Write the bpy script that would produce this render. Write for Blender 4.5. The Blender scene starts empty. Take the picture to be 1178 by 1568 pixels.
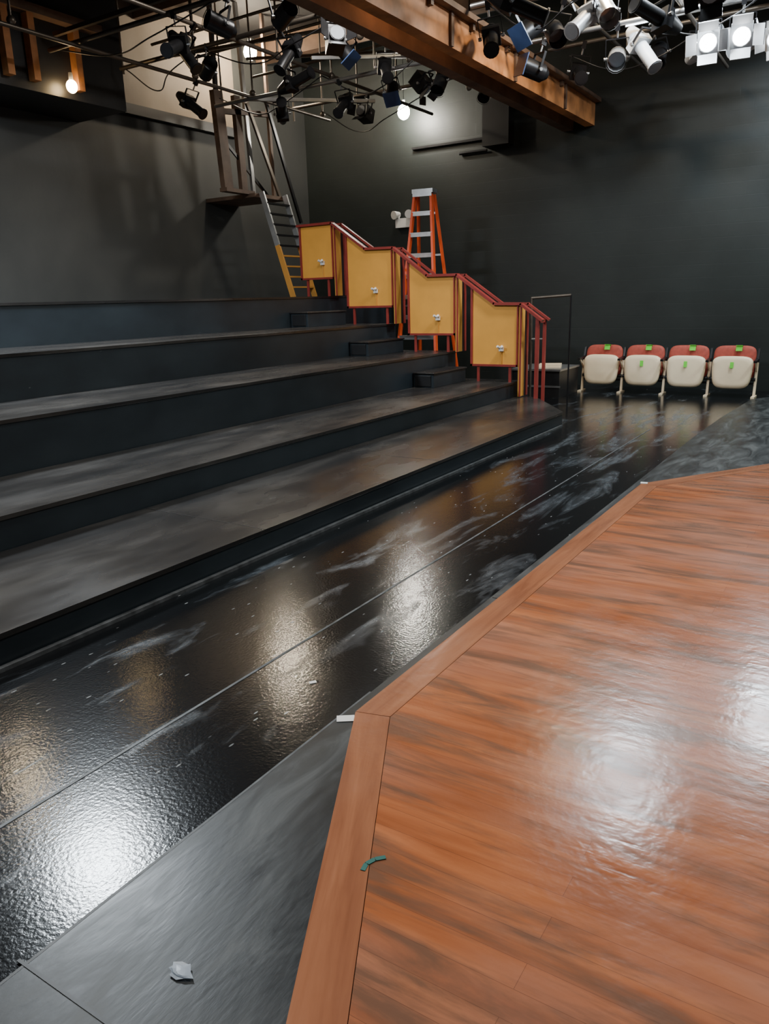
import bpy, bmesh, math, random
from mathutils import Vector, Matrix, Euler
random.seed(7)
C=bpy.context.collection
# ------------------------------------------------------------------ materials
def newmat(name):
    m=bpy.data.materials.new(name);m.use_nodes=True;nt=m.node_tree
    b=nt.nodes["Principled BSDF"];return m,nt,b
def N(nt,t,**k):
    n=nt.nodes.new(t)
    for a,v in k.items():setattr(n,a,v)
    return n
def ramp(nt,src,stops,interp='LINEAR'):
    r=nt.nodes.new("ShaderNodeValToRGB");cr=r.color_ramp;cr.interpolation=interp
    while len(cr.elements)<len(stops):cr.elements.new(.5)
    for e,(p,c) in zip(cr.elements,stops):
        e.position=p;e.color=(c[0],c[1],c[2],1) if hasattr(c,'__len__') else (c,c,c,1)
    nt.links.new(src,r.inputs[0]);return r
def coords(nt,scale=(1,1,1),rot=(0,0,0),loc=(0,0,0)):
    tc=nt.nodes.new("ShaderNodeTexCoord");mp=nt.nodes.new("ShaderNodeMapping")
    mp.inputs['Scale'].default_value=scale;mp.inputs['Rotation'].default_value=rot;mp.inputs['Location'].default_value=loc
    nt.links.new(tc.outputs['Object'],mp.inputs[0]);return mp.outputs[0]
def noise(nt,v,s,d=4,r=.55,dist=0):
    n=N(nt,"ShaderNodeTexNoise");n.inputs['Scale'].default_value=s;n.inputs['Detail'].default_value=d
    n.inputs['Roughness'].default_value=r;n.inputs['Distortion'].default_value=dist
    nt.links.new(v,n.inputs['Vector']);return n.outputs['Fac']
def bump(nt,b,h,strength,dist=.01):
    n=N(nt,"ShaderNodeBump");n.inputs['Strength'].default_value=strength;n.inputs['Distance'].default_value=dist
    nt.links.new(h,n.inputs['Height']);nt.links.new(n.outputs[0],b.inputs['Normal']);return n
def mix(nt,fac,a,b):
    n=N(nt,"ShaderNodeMix",data_type='RGBA')
    for s,v in ((n.inputs[0],fac),(n.inputs[6],a),(n.inputs[7],b)):
        if isinstance(v,(int,float)):s.default_value=v
        elif isinstance(v,tuple):s.default_value=(*v,1)
        else:nt.links.new(v,s)
    return n.outputs[2]
def math_(nt,op,a,b=None):
    n=N(nt,"ShaderNodeMath",operation=op)
    for s,v in zip(n.inputs,(a,b)):
        if v is None:continue
        if isinstance(v,(int,float)):s.default_value=v
        else:nt.links.new(v,s)
    return n.outputs[0]
def simple(name,col,rough=.5,metal=0,var=.15,scale=6,bmp=0):
    m,nt,b=newmat(name);v=coords(nt)
    f=noise(nt,v,scale)
    r=ramp(nt,f,[(.3,[c*(1-var) for c in col]),(.7,[min(1,c*(1+var)) for c in col])])
    nt.links.new(r.outputs[0],b.inputs['Base Color']);b.inputs['Roughness'].default_value=rough;b.inputs['Metallic'].default_value=metal
    if bmp:bump(nt,b,noise(nt,v,scale*8),bmp,.004)
    return m
def emis(name,col,st):
    m,nt,b=newmat(name);b.inputs['Base Color'].default_value=(*col,1)
    b.inputs['Emission Color'].default_value=(*col,1);b.inputs['Emission Strength'].default_value=st;return m

def m_floor():
    m,nt,b=newmat("glossy_black_paint");v=coords(nt)
    vs=coords(nt,(1.5,.33,1),loc=(3.1,1.7,0))
    n1=noise(nt,vs,3.0,7,.66,.6)
    # worn, dusty places on the floor
    tot=None
    for (x,y,sx,sy) in((-2.75,7.7,.30,.9),(-1.80,4.0,.16,.4),(-2.88,2.30,.16,.3),(-1.95,5.7,.22,.8),(-2.7,4.1,.2,.6),(-2.4,9.8,.9,1.4),(-2.5,5.8,.15,.5),(-2.1,7.6,.3,.8)):
        sb=N(nt,"ShaderNodeMapping");sb.vector_type='POINT'
        sb.inputs['Location'].default_value=(-x/sx,-y/sy,0);sb.inputs['Scale'].default_value=(1/sx,1/sy,0)
        nt.links.new(v,sb.inputs[0])
        L=N(nt,"ShaderNodeVectorMath",operation='LENGTH');nt.links.new(sb.outputs[0],L.inputs[0])
        g=N(nt,"ShaderNodeMapRange");g.inputs['From Min'].default_value=0;g.inputs['From Max'].default_value=1.6
        g.inputs['To Min'].default_value=.14;g.inputs['To Max'].default_value=0;nt.links.new(L.outputs['Value'],g.inputs['Value'])
        tot=g.outputs[0] if tot is None else math_(nt,'MAXIMUM',tot,g.outputs[0])
    patch=ramp(nt,math_(nt,'ADD',n1,tot),[(.56,0),(.71,1)])
    fine=ramp(nt,noise(nt,v,9,5,.7),[(.25,.35),(.75,1)])
    pf=math_(nt,'MULTIPLY',patch.outputs[0],fine.outputs[0])
    pf=math_(nt,'MULTIPLY',pf,.8)
    vo=N(nt,"ShaderNodeTexVoronoi");vo.inputs['Scale'].default_value=12;nt.links.new(coords(nt,(1.6,.5,1)),vo.inputs['Vector'])
    sp=ramp(nt,vo.outputs['Distance'],[(.06,1),(.09,0)])
    gate=ramp(nt,noise(nt,v,2.3,2),[(.44,0),(.52,1)])
    sf=math_(nt,'MULTIPLY',sp.outputs[0],gate.outputs[0]);sf=math_(nt,'MULTIPLY',sf,.65)
    c=mix(nt,pf,(.0035,.004,.005),(.105,.125,.145));c=mix(nt,sf,c,(.4,.42,.43))
    nt.links.new(c,b.inputs['Base Color'])
    rr=N(nt,"ShaderNodeMapRange");rr.inputs['To Min'].default_value=.16;rr.inputs['To Max'].default_value=.45
    nt.links.new(pf,rr.inputs['Value']);nt.links.new(rr.outputs[0],b.inputs['Roughness'])
    h=math_(nt,'ADD',noise(nt,v,75,2,.5),math_(nt,'MULTIPLY',noise(nt,v,14,2,.5),.6))
    bump(nt,b,h,.22,.003);return m
def m_grey():
    m,nt,b=newmat("worn_grey_paint");v=coords(nt,(1.6,.45,1))
    f=noise(nt,v,4.5,7,.66,.8)
    r=ramp(nt,f,[(.36,(.006,.007,.008)),(.52,(.020,.023,.024)),(.70,(.062,.067,.068))])
    nt.links.new(r.outputs[0],b.inputs['Base Color'])
    q=ramp(nt,f,[(.3,.3),(.7,.5)]);nt.links.new(q.outputs[0],b.inputs['Roughness'])
    bump(nt,b,noise(nt,v,30),.15,.004);return m
def m_tread():
    m,nt,b=newmat("dusty_black_tread");v=coords(nt,(1,.35,1))
    f=noise(nt,v,1.9,6,.62,.5)
    r=ramp(nt,f,[(.32,(.012,.012,.013)),(.52,(.024,.022,.021)),(.72,(.060,.056,.052))])
    nt.links.new(r.outputs[0],b.inputs['Base Color'])
    q=ramp(nt,noise(nt,v,2.7,3),[(.35,.2),(.7,.36)]);nt.links.new(q.outputs[0],b.inputs['Roughness'])
    bump(nt,b,noise(nt,coords(nt),26,3),.12,.004);return m
def m_riser():
    m,nt,b=newmat("black_riser_face");v=coords(nt,(1,.6,1))
    f=noise(nt,v,2,5,.6)
    r=ramp(nt,f,[(.3,(.009,.013,.017)),(.7,(.021,.029,.036))])
    vo=N(nt,"ShaderNodeTexVoronoi");vo.inputs['Scale'].default_value=5;nt.links.new(v,vo.inputs['Vector'])
    sp=ramp(nt,vo.outputs['Distance'],[(.02,.5),(.035,0)])
    c=mix(nt,sp.outputs[0],r.outputs[0],(.12,.13,.13))
    nt.links.new(c,b.inputs['Base Color']);b.inputs['Roughness'].default_value=.42;return m
def m_wall(name,c1,c2,rough=.55,brick=False,sc=.8):
    m,nt,b=newmat(name);v=coords(nt)
    f=noise(nt,v,sc,5,.55,.3)
    r=ramp(nt,f,[(.3,c1),(.7,c2)])
    nt.links.new(r.outputs[0],b.inputs['Base Color']);b.inputs['Roughness'].default_value=rough
    if brick:
        bt=N(nt,"ShaderNodeTexBrick");bt.inputs['Scale'].default_value=1;bt.inputs['Mortar Size'].default_value=.007
        bt.inputs['Brick Width'].default_value=.4;bt.inputs['Row Height'].default_value=.2
        bt.inputs['Color1'].default_value=(1,1,1,1);bt.inputs['Color2'].default_value=(.92,.92,.92,1);bt.inputs['Mortar'].default_value=(0,0,0,1)
        nt.links.new(coords(nt,rot=(math.radians(-90),0,0)),bt.inputs['Vector'])
        h=math_(nt,'ADD',math_(nt,'MULTIPLY',bt.outputs['Color'],.6),noise(nt,v,6,4));bump(nt,b,h,.24,.01)
    else:bump(nt,b,noise(nt,v,14,4),.12,.01)
    return m
def m_wood(name,angle,plank=.075,worn=True,base=((.23,.066,.023),(.38,.120,.045),(.53,.19,.078))):
    m,nt,b=newmat(name)
    v=coords(nt,rot=(0,0,-angle))
    bt=N(nt,"ShaderNodeTexBrick");bt.offset=.37;bt.inputs['Scale'].default_value=1
    bt.inputs['Mortar Size'].default_value=.0008 if plank<.5 else 0;bt.inputs['Brick Width'].default_value=1.3;bt.inputs['Row Height'].default_value=plank
    bt.inputs['Color1'].default_value=(0,0,0,1);bt.inputs['Color2'].default_value=(1,1,1,1);bt.inputs['Mortar'].default_value=(.3,.3,.3,1)
    nt.links.new(v,bt.inputs['Vector'])
    vs=N(nt,"ShaderNodeMapping");vs.inputs['Scale'].default_value=(1.3,13,1);nt.links.new(v,vs.inputs[0])
    g=noise(nt,vs.outputs[0],1.3,5,.55,.5)
    bl=N(nt,"ShaderNodeRGBToBW");nt.links.new(bt.outputs['Color'],bl.inputs[0])
    gg=math_(nt,'ADD',math_(nt,'MULTIPLY',g,.85),math_(nt,'MULTIPLY',bl.outputs[0],.15))
    r=ramp(nt,gg,[(.25,base[0]),(.5,base[1]),(.75,base[2])])
    c=r.outputs[0]
    if worn:
        vw2=N(nt,"ShaderNodeMapping");vw2.inputs['Scale'].default_value=(.7,2.2,1);vw2.inputs['Location'].default_value=(4,2,0);nt.links.new(v,vw2.inputs[0])
        w2=ramp(nt,noise(nt,vw2.outputs[0],1.3,4,.55),[(.44,0),(.66,.6)])
        c=mix(nt,w2.outputs[0],c,(.40,.19,.13))
        vw=N(nt,"ShaderNodeMapping");vw.inputs['Scale'].default_value=(.8,4.8,1);nt.links.new(v,vw.inputs[0])
        w=ramp(nt,noise(nt,vw.outputs[0],2.0,6,.62,.5),[(.46,0),(.62,.8)])
        c=mix(nt,w.outputs[0],c,(.135,.078,.052))
    if plank<.5:
        c=mix(nt,math_(nt,'MULTIPLY',bt.outputs['Fac'],.5),c,(.10,.045,.03))
    nt.links.new(c,b.inputs['Base Color'])
    q=ramp(nt,noise(nt,v,3,4),[(.3,.14),(.7,.27)]);nt.links.new(q.outputs[0],b.inputs['Roughness'])
    h=math_(nt,'ADD',math_(nt,'MULTIPLY',g,.9),noise(nt,v,24,2))
    bump(nt,b,h,.19,.005)
    return m
FLOOR=m_floor();GREY=m_grey();TREAD=m_tread();RISER=m_riser()
WFAR=m_wall("dark_painted_block",(.0065,.0100,.0092),(.0145,.020,.0188),.5,True)
WLEFT=m_wall("grey_painted_drywall",(.029,.032,.032),(.050,.052,.050),.6)
BEIGE=m_wall("beige_plaster",(.14,.11,.08),(.22,.18,.14),.7)
CEIL=m_wall("black_ceiling_paint",(.006,.006,.007),(.015,.014,.014),.8)
WOOD=m_wood("varnished_plank_wood",0)
BLACK=simple("black_paint",(.012,.012,.013),.4)
MBLACK=simple("black_metal",(.018,.018,.02),.35,.5)
STEEL=simple("grey_steel",(.33,.33,.33),.35,.8)
SEAM=simple("scuffed_seam",(.07,.075,.08),.5,0,.6,14)
DSTEEL=simple("dark_steel_pipe",(.13,.11,.09),.4,.7)
ALU=simple("aluminium",(.6,.6,.6),.3,.85)
WHITE=simple("white_plastic",(.75,.75,.73),.4,0,.05)
GREYW=simple("pale_grey_enamel",(.42,.43,.44),.4,0,.08)
YEL=simple("mustard_yellow_paint",(.70,.33,.055),.45,0,.07,3)
YEL2=simple("mustard_yellow_edge",(.6,.28,.05),.5,0,.1,3)
RED=simple("dark_red_paint",(.24,.032,.026),.4,0,.15)
ORANGE=simple("orange_fibreglass",(.75,.09,.02),.4,0,.08)
TIMBER=simple("orange_timber",(.48,.20,.07),.6,0,.5,2.5,.3)
DTIMBER=simple("brown_timber",(.14,.085,.055),.6,0,.4,3,.3)
CREAM=simple("cream_seat_shell",(.82,.66,.45),.4,0,.06,4)
MAROON=simple("maroon_upholstery",(.34,.055,.035),.7,0,.2,20)
GREEN=simple("green_tape",(.15,.75,.05),.6)
TEAL=simple("teal_tape",(.01,.11,.09),.6)
BLUEG=simple("blue_gel",(.04,.075,.19),.3)
LENS=simple("glass_lens",(.35,.38,.42),.1,.3)
HOT=emis("lit_lens",(.95,.98,1),30)
BULB=emis("lit_bulb",(1,.93,.8),330)
BULB2=emis("lit_warm_white_bulb",(1,.84,.62),480)
BULBW=emis("lit_warm_bulb",(1,.7,.35),45)
CLEAR,_nt,_b=newmat("clear_plastic");_b.inputs['Base Color'].default_value=(.6,.68,.78,1);_b.inputs['Roughness'].default_value=.3;_b.inputs['Transmission Weight'].default_value=.5

# ------------------------------------------------------------------ mesh builder
class MB:
    def __init__(s):s.bm=bmesh.new();s.mats=[]
    def mi(s,m):
        if m not in s.mats:s.mats.append(m)
        return s.mats.index(m)
    def _add(s,verts,faces,mat,smooth=False):
        i=s.mi(mat);vs=[s.bm.verts.new(v) for v in verts]
        for f in faces:
            try:
                fc=s.bm.faces.new([vs[k] for k in f]);fc.material_index=i;fc.smooth=smooth
            except ValueError:pass
    def box(s,c,d,mat,rot=(0,0,0)):
        M=Euler(rot).to_matrix();c=Vector(c);x,y,z=[k/2 for k in d]
        v=[c+M@Vector(p) for p in [(-x,-y,-z),(x,-y,-z),(x,y,-z),(-x,y,-z),(-x,-y,z),(x,-y,z),(x,y,z),(-x,y,z)]]
        s._add(v,[(3,2,1,0),(4,5,6,7),(0,1,5,4),(1,2,6,5),(2,3,7,6),(3,0,4,7)],mat);return s
    def bb(s,a,b,mat):
        return s.box([(p+q)/2 for p,q in zip(a,b)],[abs(q-p) for p,q in zip(a,b)],mat)
    def beam(s,a,b,w,h,mat,up=(0,0,1)):
        a=Vector(a);b=Vector(b);d=(b-a).normalized();sd=d.cross(Vector(up))
        if sd.length<1e-3:sd=d.cross(Vector((0,1,0)))
        sd.normalize();u=sd.cross(d)
        v=[]
        for p in(a,b):
            for i,j in((-1,-1),(1,-1),(1,1),(-1,1)):v.append(p+sd*i*w/2+u*j*h/2)
        s._add(v,[(0,1,2,3),(7,6,5,4),(0,4,5,1),(1,5,6,2),(2,6,7,3),(3,7,4,0)],mat);return s
    def cyl(s,a,b,r,mat,r2=None,seg=14,cap=True):
        a=Vector(a);b=Vector(b);d=(b-a).normalized();r2=r if r2 is None else r2
        u=d.orthogonal().normalized();w=d.cross(u);v=[]
        for p,rr in((a,r),(b,r2)):
            for k in range(seg):
                t=2*math.pi*k/seg;v.append(p+(u*math.cos(t)+w*math.sin(t))*rr)
        s._add(v,[(k,(k+1)%seg,seg+(k+1)%seg,seg+k) for k in range(seg)],mat,True)
        if cap:s._add(v[:seg],[tuple(range(seg))[::-1]],mat);s._add(v[seg:],[tuple(range(seg))],mat)
        return s
    def path(s,pts,r,mat,seg=10):
        for a,b in zip(pts[:-1],pts[1:]):s.cyl(a,b,r,mat,seg=seg)
        for p in pts[1:-1]:s.sph(p,r,mat,8,6)
        return s
    def sph(s,c,r,mat,seg=16,rg=10,sc=(1,1,1)):
        c=Vector(c);v=[];f=[]
        for i in range(rg+1):
            th=math.pi*i/rg
            for k in range(seg):
                ph=2*math.pi*k/seg;v.append(c+Vector((r*sc[0]*math.sin(th)*math.cos(ph),r*sc[1]*math.sin(th)*math.sin(ph),r*sc[2]*math.cos(th))))
        for i in range(rg):
            for k in range(seg):
                f.append((i*seg+k,(i+1)*seg+k,(i+1)*seg+(k+1)%seg,i*seg+(k+1)%seg))
        s._add(v,f,mat,True);return s
    def prism(s,poly,z0,z1,mat,top=None):
        n=len(poly);v=[(x,y,z0) for x,y in poly]+[(x,y,z1) for x,y in poly]
        s._add(v,[(k,(k+1)%n,n+(k+1)%n,n+k) for k in range(n)]+[tuple(range(n))[::-1]],mat)
        s._add([(x,y,z1) for x,y in poly],[tuple(range(n))],top or mat);return s
    def slab(s,c,w,h,d,mat,e=4,seg=36,taper=.8,tilt=0,bot=1.0):
        """rounded padded slab facing -Y"""
        c=Vector(c);M=Matrix.Rotation(tilt,3,'X')
        prof=[(.55,-.5),(taper,-.46),(.95,-.3),(1,0),(.97,.35),(.8,.5)]
        v=[];f=[]
        for sc,y in prof:
            for k in range(seg):
                t=2*math.pi*k/seg;cx=math.cos(t);sz=math.sin(t)
                x=abs(cx)**(2/e)*(1 if cx>0 else -1);z=abs(sz)**(2/e)*(1 if sz>0 else -1)
                ww=w/2*(bot+(1-bot)*(z+1)/2)
                v.append(c+M@Vector((x*ww*(1-(1-sc)*.6),y*d,z*h/2*(1-(1-sc)*.6))))
        for i in range(len(prof)-1):
            for k in range(seg):f.append((i*seg+k,i*seg+(k+1)%seg,(i+1)*seg+(k+1)%seg,(i+1)*seg+k))
        L=len(prof)-1;f.append(tuple(range(seg))[::-1]);f.append(tuple(L*seg+k for k in range(seg)))
        s._add(v,f,mat,True);return s
    def mesh(s,name):
        bmesh.ops.recalc_face_normals(s.bm,faces=s.bm.faces[:])
        me=bpy.data.meshes.new(name);s.bm.to_mesh(me);s.bm.free()
        for m in s.mats:me.materials.append(m)
        return me
    def obj(s,name,loc=(0,0,0),rot=(0,0,0),parent=None,bevel=0):
        o=bpy.data.objects.new(name,s.mesh(name));C.objects.link(o);o.location=loc;o.rotation_euler=rot
        if parent:o.parent=parent
        if bevel:
            b=o.modifiers.new("bevel",'BEVEL');b.width=bevel;b.segments=2;b.limit_method='ANGLE';b.angle_limit=math.radians(50)
        return o
def empty(name,loc=(0,0,0)):
    e=bpy.data.objects.new(name,None);C.objects.link(e);e.location=loc;return e

# ------------------------------------------------------------------ room shell
XL,XR,YN,YF,ZC=-10.45,5.5,-3.6,13.7,6.3
MB().bb((XL,YN,-.1),(XR,YF,0),FLOOR).obj("floor")
MB().bb((XL-.15,YN,0),(XL,YF,ZC),WLEFT).obj("wall_left")
MB().bb((XL,YF,0),(XR,YF+.15,ZC),WFAR).obj("wall_far")
MB().bb((XR,YN,0),(XR+.15,YF,ZC),WFAR).obj("wall_right")
MB().bb((XL,YN-.15,0),(XR,YN,ZC),WFAR).obj("wall_near")
MB().bb((XL,YN,ZC),(XR,YF,ZC+.1),CEIL).obj("ceiling")
MB().prism([(-1.63,-3.4),(5.2,-3.4),(5.2,13.5),(-1.0,13.5),(-1.50,12.6),(-1.60,10.6),(-1.63,9)],0,.004,GREY).obj("floor_walkway_paint")
b=MB()
b.bb((-2.20,-2,0),(-2.187,9.4,.002),SEAM).bb((-1.637,-2,0),(-1.628,2.4,.0045),SEAM)
b.obj("floor_seam_strip")
MB().bb((-1.66,.80,.004),(-1.15,.809,.006),BLACK).bb((-1.62,3.6,.004),(-1.42,3.61,.006),BLACK).obj("floor_joint")
# ------------------------------------------------------------------ seating platforms
YP=10.386
zs=[0,.171,.388,.804,1.219,1.665];xf=[None,-3.235,-4.386,-5.454,-6.522,-7.59]
ends=[None,YP,YP+.3,YP+.3,YP+.3,12.3]
for k in range(1,6):
    b=MB();z=zs[k];x=xf[k];xb=xf[k+1] if k<5 else XL+.03
    if k==1: poly=[(x,-3.4),(x,9.28),(-4.0,YP+.03),(xb,YP+.3),(xb,-3.4)]
    else: poly=[(x,-3.4),(x,ends[k]),(xb,ends[k]),(xb,-3.4)]
    b.prism([(px-(.012 if px==x else 0),py) for px,py in poly],0,z-.03,RISER)
    b.prism(poly,z-.03,z,TREAD,TREAD)
    b.obj("seating_platform",bevel=.004)
MB().bb((-3.235,-2,.0),(-3.205,9.2,.02),SEAM).obj("trim_1")
b=MB()
for y in(1.2,3.6,6.0,8.4):b.bb((-4.386,y,.171),(-3.24,y+.006,.1722),BLACK)
b.obj("platform_board_joint")
# aisle half steps
for k in(2,3,4):
    z=zs[k];x=xf[k+1];b=MB();h=(zs[k+1]-z)/2
    b.bb((x,9.37,z),(x+.32,YP-.03,z+h-.02),RISER).bb((x,9.35,z+h-.02),(x+.34,YP-.02,z+h),TREAD)
    b.bb((x+.03,9.355,z+.02),(x+.28,9.37,z+h-.04),BLACK)
    b.obj("aisle_step",bevel=.004)
# ------------------------------------------------------------------ stage
S=[(-1.40,1.96),(-1.385,5.78),(-.50,7.13),(.8,8.7),(4,8.7),(4,-3),(1.23,-3),(-.84,.89)]
st=empty("stage_platform")
zt=.2
b=MB();b.prism(S,0,zt-.022,BLACK);b.obj("stage_base",parent=st)
def off(p,q,d):
    v=Vector((q[0]-p[0],q[1]-p[1]));v.normalize();return Vector((v.y,-v.x))*d
def inner(poly,i,d):
    n=len(poly);p0,p1,p2=Vector(poly[i-1]),Vector(poly[i]),Vector(poly[(i+1)%n])
    a=(p1-p0).normalized();c=(p2-p1).normalized();na=Vector((a.y,-a.x));nc=Vector((c.y,-c.x))
    bis=(na+nc).normalized();return tuple(p1+bis*(d/max(.3,bis.dot(na))))
W_=.125
inn=[inner(S,i,W_) for i in range(len(S))]
MB().prism(inn,zt-.022,zt,WOOD).obj("plank_deck",parent=st)
for n,(i,j) in enumerate([(7,0),(0,1),(1,2),(2,3)]):
    p,q=Vector(S[i]),Vector(S[j]);pi,qi=Vector(inn[i]),Vector(inn[j]);ang=math.atan2(q.y-p.y,q.x-p.x)
    d=(q-p).normalized()*.0012;nn=off(S[i],S[j],-.0018)
    mat=m_wood("border_board_wood_%d"%n,ang,plank=2.0,worn=False,base=((.22,.080,.040),(.35,.14,.070),(.45,.195,.105)))
    MB().prism([tuple(p+d),tuple(q-d),tuple(qi-d+nn),tuple(pi+d+nn)],zt-.022,zt+.001,mat).obj("border_board_%d"%(n+1),parent=st,bevel=.003)
b=MB();P=[(-.945,1.325),(-.95,1.35),(-.94,1.375),(-.92,1.395)]
for p,q in zip(P[:-1],P[1:]):b.beam((*p,zt+.002),(*q,zt+.002),.013,.002,TEAL)
b.obj("teal_tape_scrap")
b=MB();b.box((-1.60,2.17,.006),(.07,.045,.002),WHITE,(0,0,.6));b.obj("white_tape_mark")
b=MB();b.box((-1.37,5.80,.203),(.05,.05,.002),WHITE,(0,0,.2));b.obj("white_tape_mark")
b=MB();b.box((-1.9,2.35,.002),(.03,.02,.002),WHITE,(0,0,.9));b.obj("white_tape_mark")
b=MB();b.sph((0,0,.006),.030,CLEAR,9,6,(1.2,.8,.18))
o=b.obj("crumpled_plastic_wrapper",(-1.27,.99,.005))
for p_ in o.data.polygons:p_.use_smooth=False
for v in o.data.vertices:
    k=1+random.uniform(-.35,.3);v.co.x*=k;v.co.y*=k
# ------------------------------------------------------------------ railing with panels
rl=empty("stair_railing")
prof=[(-8.16,2.765),(-7.48,2.77),(-6.87,2.35),(-6.36,2.34),(-5.78,1.915),(-5.28,1.91),(-4.69,1.49),(-4.28,1.48),(-3.97,1.25)]
b=MB()
for (x0,z0),(x1,z1) in zip(prof[:-1],prof[1:]):
    b.beam((x0-.01,YP,z0),(x1+.01,YP,z1),.09,.035,RED)
    b.beam((x0-.01,YP+.26,z0),(x1+.01,YP+.26,z1),.05,.03,RED)
b.obj("handrail",parent=rl)
def topz(x):
    for (x0,z0),(x1,z1) in zip(prof[:-1],prof[1:]):
        if x0<=x<=x1:return z0+(z1-z0)*(x-x0)/(x1-x0)
    return prof[-1][1] if x>-4 else prof[0][1]
pans=[(-8.12,-7.50,1.96,5),(-7.22,-6.40,1.50,4),(-6.10,-5.34,1.08,3),(-5.04,-4.34,.64,2)]
for n,(x0,x1,zb,lv) in enumerate(pans):
    b=MB();xs=[x0]+[p[0] for p in prof if x0<p[0]<x1]+[x1]
    top=[(x,topz(x)-.02) for x in xs];ol=top+[(xs[-1],zb),(xs[0],zb)];t=.02
    v=[(x,YP,z) for x,z in ol]+[(x,YP+t,z) for x,z in ol];m=len(ol)
    b._add(v,[tuple(range(m)),tuple(range(m,2*m))[::-1]]+[(k,(k+1)%m,m+(k+1)%m,m+k) for k in range(m)],YEL)
    b.bb((x0-.02,YP-.02,zb-.03),(x1+.02,YP+.03,zb),RED)
    b.bb((x0-.02,YP-.02,zb-.03),(x0+.012,YP+.03,topz(x0)),RED)
    b.bb((x1-.0,YP-.02,zb-.03),(x1+.02,YP+.03,topz(x1)),RED)
    xe=x1+.05; zl={5:1.665,4:1.219,3:.804,2:.18}[lv]
    zlow=zl+.005
    tz=topz(xe)
    b.bb((xe-.025,YP,zlow),(xe,YP+.17,tz-.02),YEL2)
    b.bb((xe-.024,YP+.17,zlow),(xe-.004,YP+.24,tz-.03),BLACK)
    b.bb((xe-.03,YP+.24,zlow),(xe+.01,YP+.29,tz),RED)
    b.bb((xe,YP-.015,zlow),(xe+.018,YP+.005,tz),RED)
    for xx in(x0+.1,x1-.1):b.bb((xx-.02,YP,zs[lv]),(xx+.02,YP+.02,zb-.03),RED)
    xc=(x0+x1)/2+.12;zc=zb+.22
    b.bb((xc-.03,YP-.04,zc-.03),(xc+.03,YP,zc+.03),WHITE)
    b.cyl((xc-.02,YP-.04,zc+.02),(xc-.035,YP-.08,zc+.04),.018,WHITE).cyl((xc+.02,YP-.04,zc+.02),(xc+.035,YP-.08,zc+.04),.018,WHITE)
    b.cyl((xc,YP-.012,zc-.03),(xc,YP-.012,zb),.008,YEL2)
    b.obj("panel_%d"%(n+1),parent=rl)
MB().bb((-4.06,YP-.02,.0),(-4.01,YP+.02,1.3),RED).bb((-4.05,YP+.24,.0),(-4.01,YP+.28,1.28),RED).bb((-4.05,YP,1.22),(-4.01,YP+.26,1.26),RED).obj("end_post",parent=rl)
b=MB();b.path([(-4.45,11.2,0),(-4.45,11.2,1.55),(-3.85,11.2,1.58)],.02,DSTEEL).path([(-4.45,11.2,.95),(-4.25,11.2,.95)],.018,STEEL)
b.path([(-3.85,11.2,1.58),(-3.85,11.2,.0)],.012,MBLACK)
b.obj("pipe_handrail")
b=MB();b.bb((-5.0,11.8,0),(-4.2,12.7,.42),BLACK).bb((-5.02,11.78,.42),(-4.18,12.72,.45),STEEL).bb((-5.02,11.79,.16),(-4.18,11.8,.19),STEEL)
b.box((-4.5,12.2,.475),(.35,.3,.05),CREAM,(0,0,.3))
b.obj("low_storage_platform")
# ------------------------------------------------------------------ step ladder
b=MB();Hh=3.28;wt,wb=.14,.40;dep=1.0
def fr(t,sx):return Vector((sx*(wb+(wt-wb)*t),-dep*.5*(1-t)-.06,Hh*t))
def rr(t,sx):return Vector((sx*(wb*.95+(wt-wb*.95)*t),dep*.6*(1-t)+.06,Hh*t))
for sx in(-1,1):
    b.beam(fr(0,sx),fr(.985,sx),.035,.10,ORANGE,up=(0,1,0));b.beam(rr(0,sx),rr(.985,sx),.03,.08,ORANGE,up=(0,1,0))
    b.box(fr(0,sx)+Vector((0,0,.02)),(.06,.12,.04),BLACK);b.box(rr(0,sx)+Vector((0,0,.02)),(.05,.1,.04),BLACK)
for i in range(1,10):
    t=i/10;p,q=fr(t,-1),fr(t,1);b.box((p+q)/2,((q-p).length,.1,.025),ALU);b.box((p+q)/2+Vector((0,-.04,-.03)),((q-p).length,.012,.05),ALU)
for i in range(1,10,2):
    t=i/10;p,q=rr(t,-1),rr(t,1);b.beam(p,q,.03,.03,ALU)
b.box((0,0,Hh),(.36,.24,.06),ALU);b.box((0,-.12,Hh-.04),(.33,.02,.09),ALU)
for sx in(-1,1):b.beam(fr(.45,sx),rr(.45,sx),.012,.03,ALU)
b.obj("stepladder",(-6.6,11.8,0),(0,0,math.radians(8)))
b=MB();b.bb((-.17,-.1,-.12),(.17,0,.05),WHITE)
for sx in(-1,1):b.cyl((sx*.1,-.08,.05),(sx*.1,-.08,.1),.02,WHITE).cyl((sx*.13,-.02,.13),(sx*.17,-.16,.11),.05,WHITE,r2=.08)
b.obj("emergency_light",(-8.10,YF,3.05))
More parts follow.
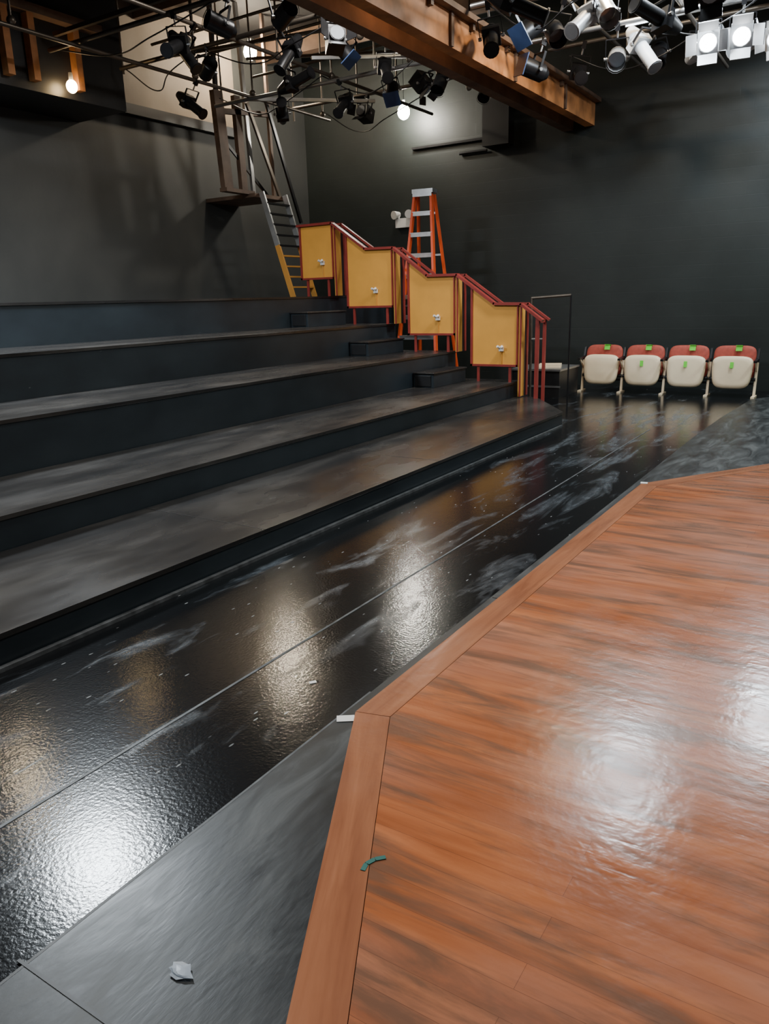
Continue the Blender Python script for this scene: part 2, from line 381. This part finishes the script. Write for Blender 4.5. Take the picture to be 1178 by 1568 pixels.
# ------------------------------------------------------------------ chairs
def chair(first):
    b=MB()
    b.slab((0,.14,.50),.61,.54,.09,MAROON,e=5,tilt=math.radians(-10))
    b.slab((0,.19,.47),.58,.46,.05,BLACK,e=5,tilt=math.radians(-10))
    b.slab((0,-.02,.375),.62,.49,.10,CREAM,e=4.2,tilt=math.radians(-7),bot=.84)
    b.slab((0,.055,.38),.56,.43,.08,MAROON,e=4,tilt=math.radians(-7),bot=.86)
    for sx in(-1,1):b.cyl((sx*.24,.06,.27),(sx*.33,.06,.27),.025,MBLACK)
    b.cyl((-.32,.1,.2),(.32,.1,.2),.015,MBLACK)
    for sx in((-1,1)if first else(1,)):
        b.beam((sx*.33,.06,0),(sx*.33,.12,.52),.035,.05,CREAM,up=(0,1,0)).beam((sx*.33,.12,.5),(sx*.33,.2,.72),.03,.045,MBLACK,up=(0,1,0))
        b.box((sx*.33,.04,.012),(.05,.3,.024),CREAM)
        b.box((sx*.33,-.02,.56),(.045,.3,.03),MBLACK,(math.radians(4),0,0)).beam((sx*.33,.08,.4),(sx*.33,-.1,.55),.02,.03,CREAM,up=(0,1,0))
    b.box((.06,.125,.765),(.09,.1,.006),GREEN,(math.radians(-10),0,0));b.box((.06,.085,.725),(.09,.006,.07),GREEN,(math.radians(-10),0,0))
    return b
for i,x in enumerate((-3.84,-3.17,-2.50,-1.83)):
    b=chair(i==0)
    if i!=0:b.box((.0,-.078,.49),(.05,.006,.09),GREEN,(math.radians(-7),0,0))
    b.obj("auditorium_chair",(x,12.8,0))
# ------------------------------------------------------------------ overhead timber beam, soffit
b=MB();b.bb((-4.58,3.0,4.28),(-4.42,YF,4.62),TIMBER).bb((-4.66,3.0,4.62),(-4.32,YF,4.68),DTIMBER)
b.bb((-4.95,3.0,4.25),(-4.78,YF,4.55),DTIMBER)
for y in range(4,13,1):b.bb((-4.95,y,4.55),(-4.37,y+.06,4.65),DTIMBER)
for y in(6.2,8.1,9.9,11.8):b.bb((-4.42,y+.4,4.28),(-4.39,y+.46,4.62),DTIMBER)
b.obj("ceiling_beam")
b=MB()
for y in (6.5,9.4,12.3):b.bb((XL,y,5.9),(XR,y+.2,ZC),DTIMBER)
b.obj("ceiling_joist")
MB().bb((XL,-3.4,4.25),(-9.4,8.2,ZC),BLACK).obj("soffit_left")
MB().bb((XL,8.2,4.65),(XL+.03,11.6,ZC),BEIGE).bb((XL,8.2,4.5),(XL+.12,11.6,4.65),BLACK).obj("wall_panel_upper")
b=MB()
for y in(6.35,6.7,7.35):b.bb((-9.4,y,4.35),(-9.28,y+.09,5.1),TIMBER)
b.bb((-9.4,6.1,5.1),(-9.25,7.8,5.2),DTIMBER);b.obj("timber_stud_frame")
MB().bb((-6.35,YF-.25,4.15),(-5.85,YF,4.9),BLACK).bb((-7.9,YF-.06,4.3),(-6.4,YF,4.34),MBLACK).cyl((-6.9,YF-.04,4.12),(-6.35,YF-.04,4.12),.025,MBLACK).obj("vent_box")
# ------------------------------------------------------------------ left ship ladder + hung timber frame
b=MB()
A0,A1=Vector((-8.75,10.90,1.665)),Vector((-9.25,10.82,3.42))
sh=Vector((.0,.62,0))
for o_ in(Vector((0,0,0)),sh):
    mid=A0.lerp(A1,.5)
    b.beam(A0+o_,mid+o_,.04,.09,YEL2);b.beam(mid+o_,A1+o_,.04,.09,ALU)
for i in range(1,10):
    p=A0.lerp(A1,i/10);b.beam(p,p+sh,.10,.025,YEL2 if i<5 else MBLACK)
b.obj("ship_ladder")
b=MB()
xh=-9.5
b.beam((xh,10.25,3.42),(xh,10.15,4.9),.10,.20,DTIMBER).beam((xh,10.65,3.42),(xh,10.60,4.9),.08,.14,DTIMBER)
b.beam((xh,10.15,3.42),(xh,10.85,3.42),.16,.06,DTIMBER)
b.beam((xh,10.9,3.42),(xh,10.75,ZC),.05,.07,STEEL).beam((xh,10.1,4.3),(xh,11.3,3.4),.03,.05,MBLACK)
b.beam((-9.35,10.7,4.8),(-9.35,11.45,3.35),.04,.06,DSTEEL).beam((-9.35,11.2,4.9),(-9.35,12.0,3.0),.04,.06,MBLACK)
b.beam((xh,10.1,4.6),(xh,11.4,4.75),.08,.08,DTIMBER).beam((xh,10.15,4.9),(xh,10.15,ZC),.06,.06,MBLACK).beam((xh,11.45,3.4),(xh,11.4,ZC),.05,.06,DTIMBER)
b.bb((XL,10.7,3.34),(-9.30,11.55,3.40),DTIMBER)
b.obj("access_landing")
# ------------------------------------------------------------------ lighting grid
b=MB()
ZG=4.6
def px(y,x0,x1,z=ZG,r=.025,m=DSTEEL):b.cyl((x0,y,z),(x1,y,z),r,m,seg=10)
def py(x,y0,y1,z=ZG,r=.025,m=DSTEEL):b.cyl((x,y0,z),(x,y1,z),r,m,seg=10)
for y,x0,x1,z in((9.9,-9.3,-5.0,4.6),(8.0,-9.2,-5.0,4.72),(11.7,-9.2,-5.0,4.85),(8.8,-4.3,2,4.72),(10.0,-4.3,2,4.6),(11.2,-4.3,2,4.82),(6.9,-9.2,-5.0,4.7)):
    px(y,x0,x1,z,.028,STEEL if y in(9.9,8.8,10.0)else DSTEEL)
for x,y0,y1,z in((-8.6,5,12,4.64),(-7.1,5,13,4.7),(-5.8,5,13,4.78),(-3.4,4,13,4.76),(-2.3,4,13,4.66),(-1.0,4,13,4.76),(.4,4,13,4.76)):
    py(x,y0,y1,z)
for x in(-8.6,-7.1,-5.8,-3.4,-2.3,-1.0,.4):
    for y in(6,8.8,10,11.8):b.cyl((x,y,4.7),(x,y,ZC),.014,DSTEEL,seg=8);b.sph((x,y,4.7),.05,DSTEEL,8,6)
for y in(8.0,9.9,11.7):
    for x in(-9.15,-7.8,-6.3):b.cyl((x,y,4.65),(x,y,ZC),.014,DSTEEL,seg=8)
b.beam((-6.7,9.0,4.65),(-5.4,10.8,4.85),.04,.04,STEEL);b.beam((-8.6,9.9,4.6),(-7.4,11.6,4.7),.05,.05,STEEL)
b.beam((-3.0,10.3,4.65),(-1.4,11.1,4.9),.03,.03,STEEL)
b.beam((-9.2,7.0,4.9),(-6.0,7.6,5.2),.05,.05,DSTEEL);b.beam((-9.2,9.0,5.1),(-6.0,9.3,5.0),.04,.04,DSTEEL);b.beam((-9.2,10.6,5.4),(-5.2,12.4,5.3),.04,.04,DSTEEL)
for y in(7.5,8.6,9.4,10.7):b.cyl((-9.2,y,5.15),(-5.0,y,5.2),.02,DSTEEL,seg=8)
for y in(9.3,10.6,12.2):b.cyl((-4.2,y,5.3),(2,y,5.35),.02,DSTEEL,seg=8)
b.obj("lighting_grid")
cu=bpy.data.curves.new("power_cable",'CURVE');cu.dimensions='3D';cu.bevel_depth=.008
def cab(pts):
    sp=cu.splines.new('BEZIER');sp.bezier_points.add(len(pts)-1)
    for p,q in zip(sp.bezier_points,pts):p.co=q;p.handle_left_type=p.handle_right_type='AUTO'
for x0,x1,y in((-9.2,-7.2,9.9),(-7.2,-5.6,9.9),(-8.5,-6.5,11.7),(-4.1,-2.6,8.8),(-2.7,-1.3,10),(-1.5,.3,8.8),(-4.0,-2.3,11.2),(-9.1,-7.7,8),(-7.7,-5.3,8),(-9.1,-6.3,6.9)):
    cab([(x0,y,4.7),((x0*2+x1)/3,y+.1,4.52-random.random()*.2),((x0+2*x1)/3,y-.1,4.5-random.random()*.15),(x1,y,4.7)])
o=bpy.data.objects.new("power_cable",cu);cu.materials.append(BLACK);C.objects.link(o)
def fixture(kind,body,lens,gel=None):
    b=MB()
    b.box((0,0,0),(.05,.07,.09),MBLACK).cyl((0,0,-.03),(0,0,-.12),.012,STEEL,seg=8)
    b.box((0,0,-.13),(.26,.03,.008),MBLACK)
    for sx in(-1,1):b.box((sx*.13,0,-.24),(.008,.03,.22),MBLACK);b.cyl((sx*.11,0,-.33),(sx*.15,0,-.33),.02,STEEL,seg=8)
    M=-.33
    if kind=='par':
        b.cyl((0,.17,M),(0,.1,M),.05,body,r2=.10);b.cyl((0,.1,M),(0,-.2,M),.105,body,cap=False);b.cyl((0,.02,M),(0,-.0,M),.1,lens)
        if gel:b.box((0,-.205,M),(.25,.012,.25),gel)
        else:b.cyl((0,-.2,M),(0,-.21,M),.12,body,cap=False)
    elif kind=='erf':
        b.cyl((0,.26,M),(0,.08,M),.06,body,r2=.11).box((0,.03,M),(.2,.1,.2),body).cyl((0,-.02,M),(0,-.36,M),.075,body).cyl((0,-.36,M),(0,-.38,M),.09,body).cyl((0,-.381,M),(0,-.386,M),.075,lens)
        if gel:b.box((0,-.4,M),(.2,.01,.2),gel)
    else:
        b.box((0,.03,M),(.22,.26,.24),body).cyl((0,-.1,M),(0,-.14,M),.1,body).cyl((0,-.141,M),(0,-.146,M),.088,lens)
        for sx in(-1,1):b.box((sx*.17,-.2,M),(.15,.01,.2),body,(0,0,-sx*.8))
        b.box((0,-.19,M+.16),(.2,.01,.13),body,(.8,0,0));b.box((0,-.19,M-.16),(.2,.01,.13),body,(-.8,0,0))
    return b.mesh("stage_spotlight")
K=[fixture('par',MBLACK,LENS),fixture('erf',MBLACK,MBLACK),fixture('fres',MBLACK,LENS),fixture('par',MBLACK,LENS,BLUEG),fixture('par',ALU,LENS),fixture('erf',GREYW,LENS),fixture('fres',GREYW,HOT)]
pl=[(-8.0,9.9,4.6,1,40),(-6.9,9.9,4.6,1,10),(-6.1,9.9,4.6,3,20),(-5.4,9.9,4.6,0,0),
(-7.6,8.0,4.72,0,60),(-6.4,8.0,4.72,1,0),(-5.6,8.0,4.72,2,45),
(-7.6,11.7,4.85,2,0),(-5.5,11.7,4.85,0,10),
(-4.1,8.8,4.72,1,20),(-3.75,8.8,4.72,3,-30),(-3.1,8.8,4.72,5,-20),(-2.75,8.8,4.72,4,30),(-1.8,8.8,4.72,2,0),(-1.35,8.8,4.72,1,40),
(-3.9,10.0,4.6,3,-40),(-3.0,10.0,4.6,4,15),(-2.55,10.0,4.6,5,60),(-2.0,10.0,4.6,6,10),(-1.65,10.0,4.6,6,9),(-1.3,10.0,4.6,5,-50),
(-3.8,11.2,4.82,1,30),(-2.9,11.2,4.82,0,0),(-2.35,11.2,4.82,5,40),(-1.85,11.2,4.82,5,-30),(-1.5,11.2,4.82,6,8),
(-3.4,7.5,4.76,1,90),(-3.4,8.2,4.76,1,110),(-2.3,7.7,4.66,0,60),(-8.6,8.8,4.64,1,90),(-7.1,9.0,4.7,1,90),(-5.8,10.7,4.78,2,90),(-5.8,8.8,4.78,3,100),(-7.1,7.3,4.7,1,90),(-5.8,7.2,4.78,0,70),
(-7.0,6.9,4.7,1,20),(-6.2,6.9,4.7,0,-20),(-5.8,9.4,4.78,1,40),(-3.4,9.3,4.76,0,40),(-2.3,9.3,4.66,1,-30)]
for x,y,z,k,pan in pl:
    o=bpy.data.objects.new("stage_spotlight",K[k]);C.objects.link(o);o.location=(x,y,z-.02)
    tl=18 if k==6 else random.choice((25,35,-15,50))
    if k!=6 and x<-4.5:o.scale=(.88,.88,.88)
    o.rotation_euler=(math.radians(tl),math.radians(random.uniform(-8,8)),math.radians(pan))
def bulb(x,y,z,m,r=.065,cord=True,name="work_light_bulb"):
    b=MB();b.sph((0,0,0),r,m,18,12,(1,1,1.15)).cyl((0,0,r),(0,0,r+.09),.03,WHITE,r2=.025)
    if cord:b.cyl((0,0,r+.09),(0,0,ZC-z),.006,BLACK,seg=6)
    b.obj(name,(x,y,z))
bulb(-9.6,11.17,5.69,BULB2,.11);bulb(-7.8,13.2,4.86,BULB,.11);bulb(-9.24,7.2,4.36,BULBW,.07,False)
# ------------------------------------------------------------------ lights
def worklight(x,y,z,size,col,power,rot=(0,0,0),name="flood_light"):
    b=MB();s=size/2
    b.bb((-s-.03,-s-.03,.02),(s+.03,s+.03,.12),MBLACK)
    b.bb((-s-.03,-s-.03,-.03),(-s-.01,s+.03,.02),MBLACK).bb((s+.01,-s-.03,-.03),(s+.03,s+.03,.02),MBLACK).bb((-s,-s-.03,-.03),(s,-s-.01,.02),MBLACK).bb((-s,s+.01,-.03),(s,s+.03,.02),MBLACK)
    o=b.obj(name,(x,y,z),rot)
    r=MB().cyl((0,0,.1),(0,0,ZC-z),.012,MBLACK,seg=6).mesh("hanger")
    h=bpy.data.objects.new("hanger",r);C.objects.link(h);h.parent=o
    L=bpy.data.lights.new(name+"_lamp",'AREA');L.shape='SQUARE';L.size=size*.95;L.energy=power;L.color=col
    lo=bpy.data.objects.new("lamp",L);C.objects.link(lo);lo.parent=o;lo.location=(0,0,.0)
cool=(.84,.93,1);neu=(1,.96,.9);warm=(1,.78,.5)
worklight(-6.8,4.4,4.6,.75,cool,430)
worklight(-8.6,4.7,4.3,.25,warm,28)
worklight(-2.2,9.3,5.15,.5,cool,240)
worklight(-.85,11.9,5.2,.5,cool,260)
worklight(1.3,4.0,5.2,.9,neu,225)
worklight(-3.6,1.0,5.2,.9,neu,150)
worklight(-5.2,7.6,5.4,.6,neu,150)
worklight(1.5,11.2,5.0,.5,(.8,1,.93),160)
worklight(-3.0,9.5,5.5,.4,warm,90)  # added warm lamp, not a known fixture, throws light on the timber beam
# ------------------------------------------------------------------ camera
f,H,p,r,yw=1169.0,1.6,.2722,.0280,.5697
F=Vector((-math.sin(yw),math.cos(yw),0));R=Vector((math.cos(yw),math.sin(yw),0));Z=Vector((0,0,1))
fw=math.cos(p)*F-math.sin(p)*Z;dn=-math.sin(p)*F-math.cos(p)*Z
ix=R*math.cos(r)+dn*math.sin(r);iy=-R*math.sin(r)+dn*math.cos(r)
cd=bpy.data.cameras.new("camera");cam=bpy.data.objects.new("camera",cd);C.objects.link(cam)
M=Matrix((ix,-iy,-fw)).transposed().to_4x4();M.translation=Vector((0,0,H));cam.matrix_world=M
cd.sensor_fit='VERTICAL';cd.sensor_height=24;cd.lens=24*f/1568;cd.clip_start=.05
bpy.context.scene.camera=cam
w=bpy.data.worlds.new("world");bpy.context.scene.world=w;w.use_nodes=True
w.node_tree.nodes["Background"].inputs[0].default_value=(.5,.55,.6,1);w.node_tree.nodes["Background"].inputs[1].default_value=.02
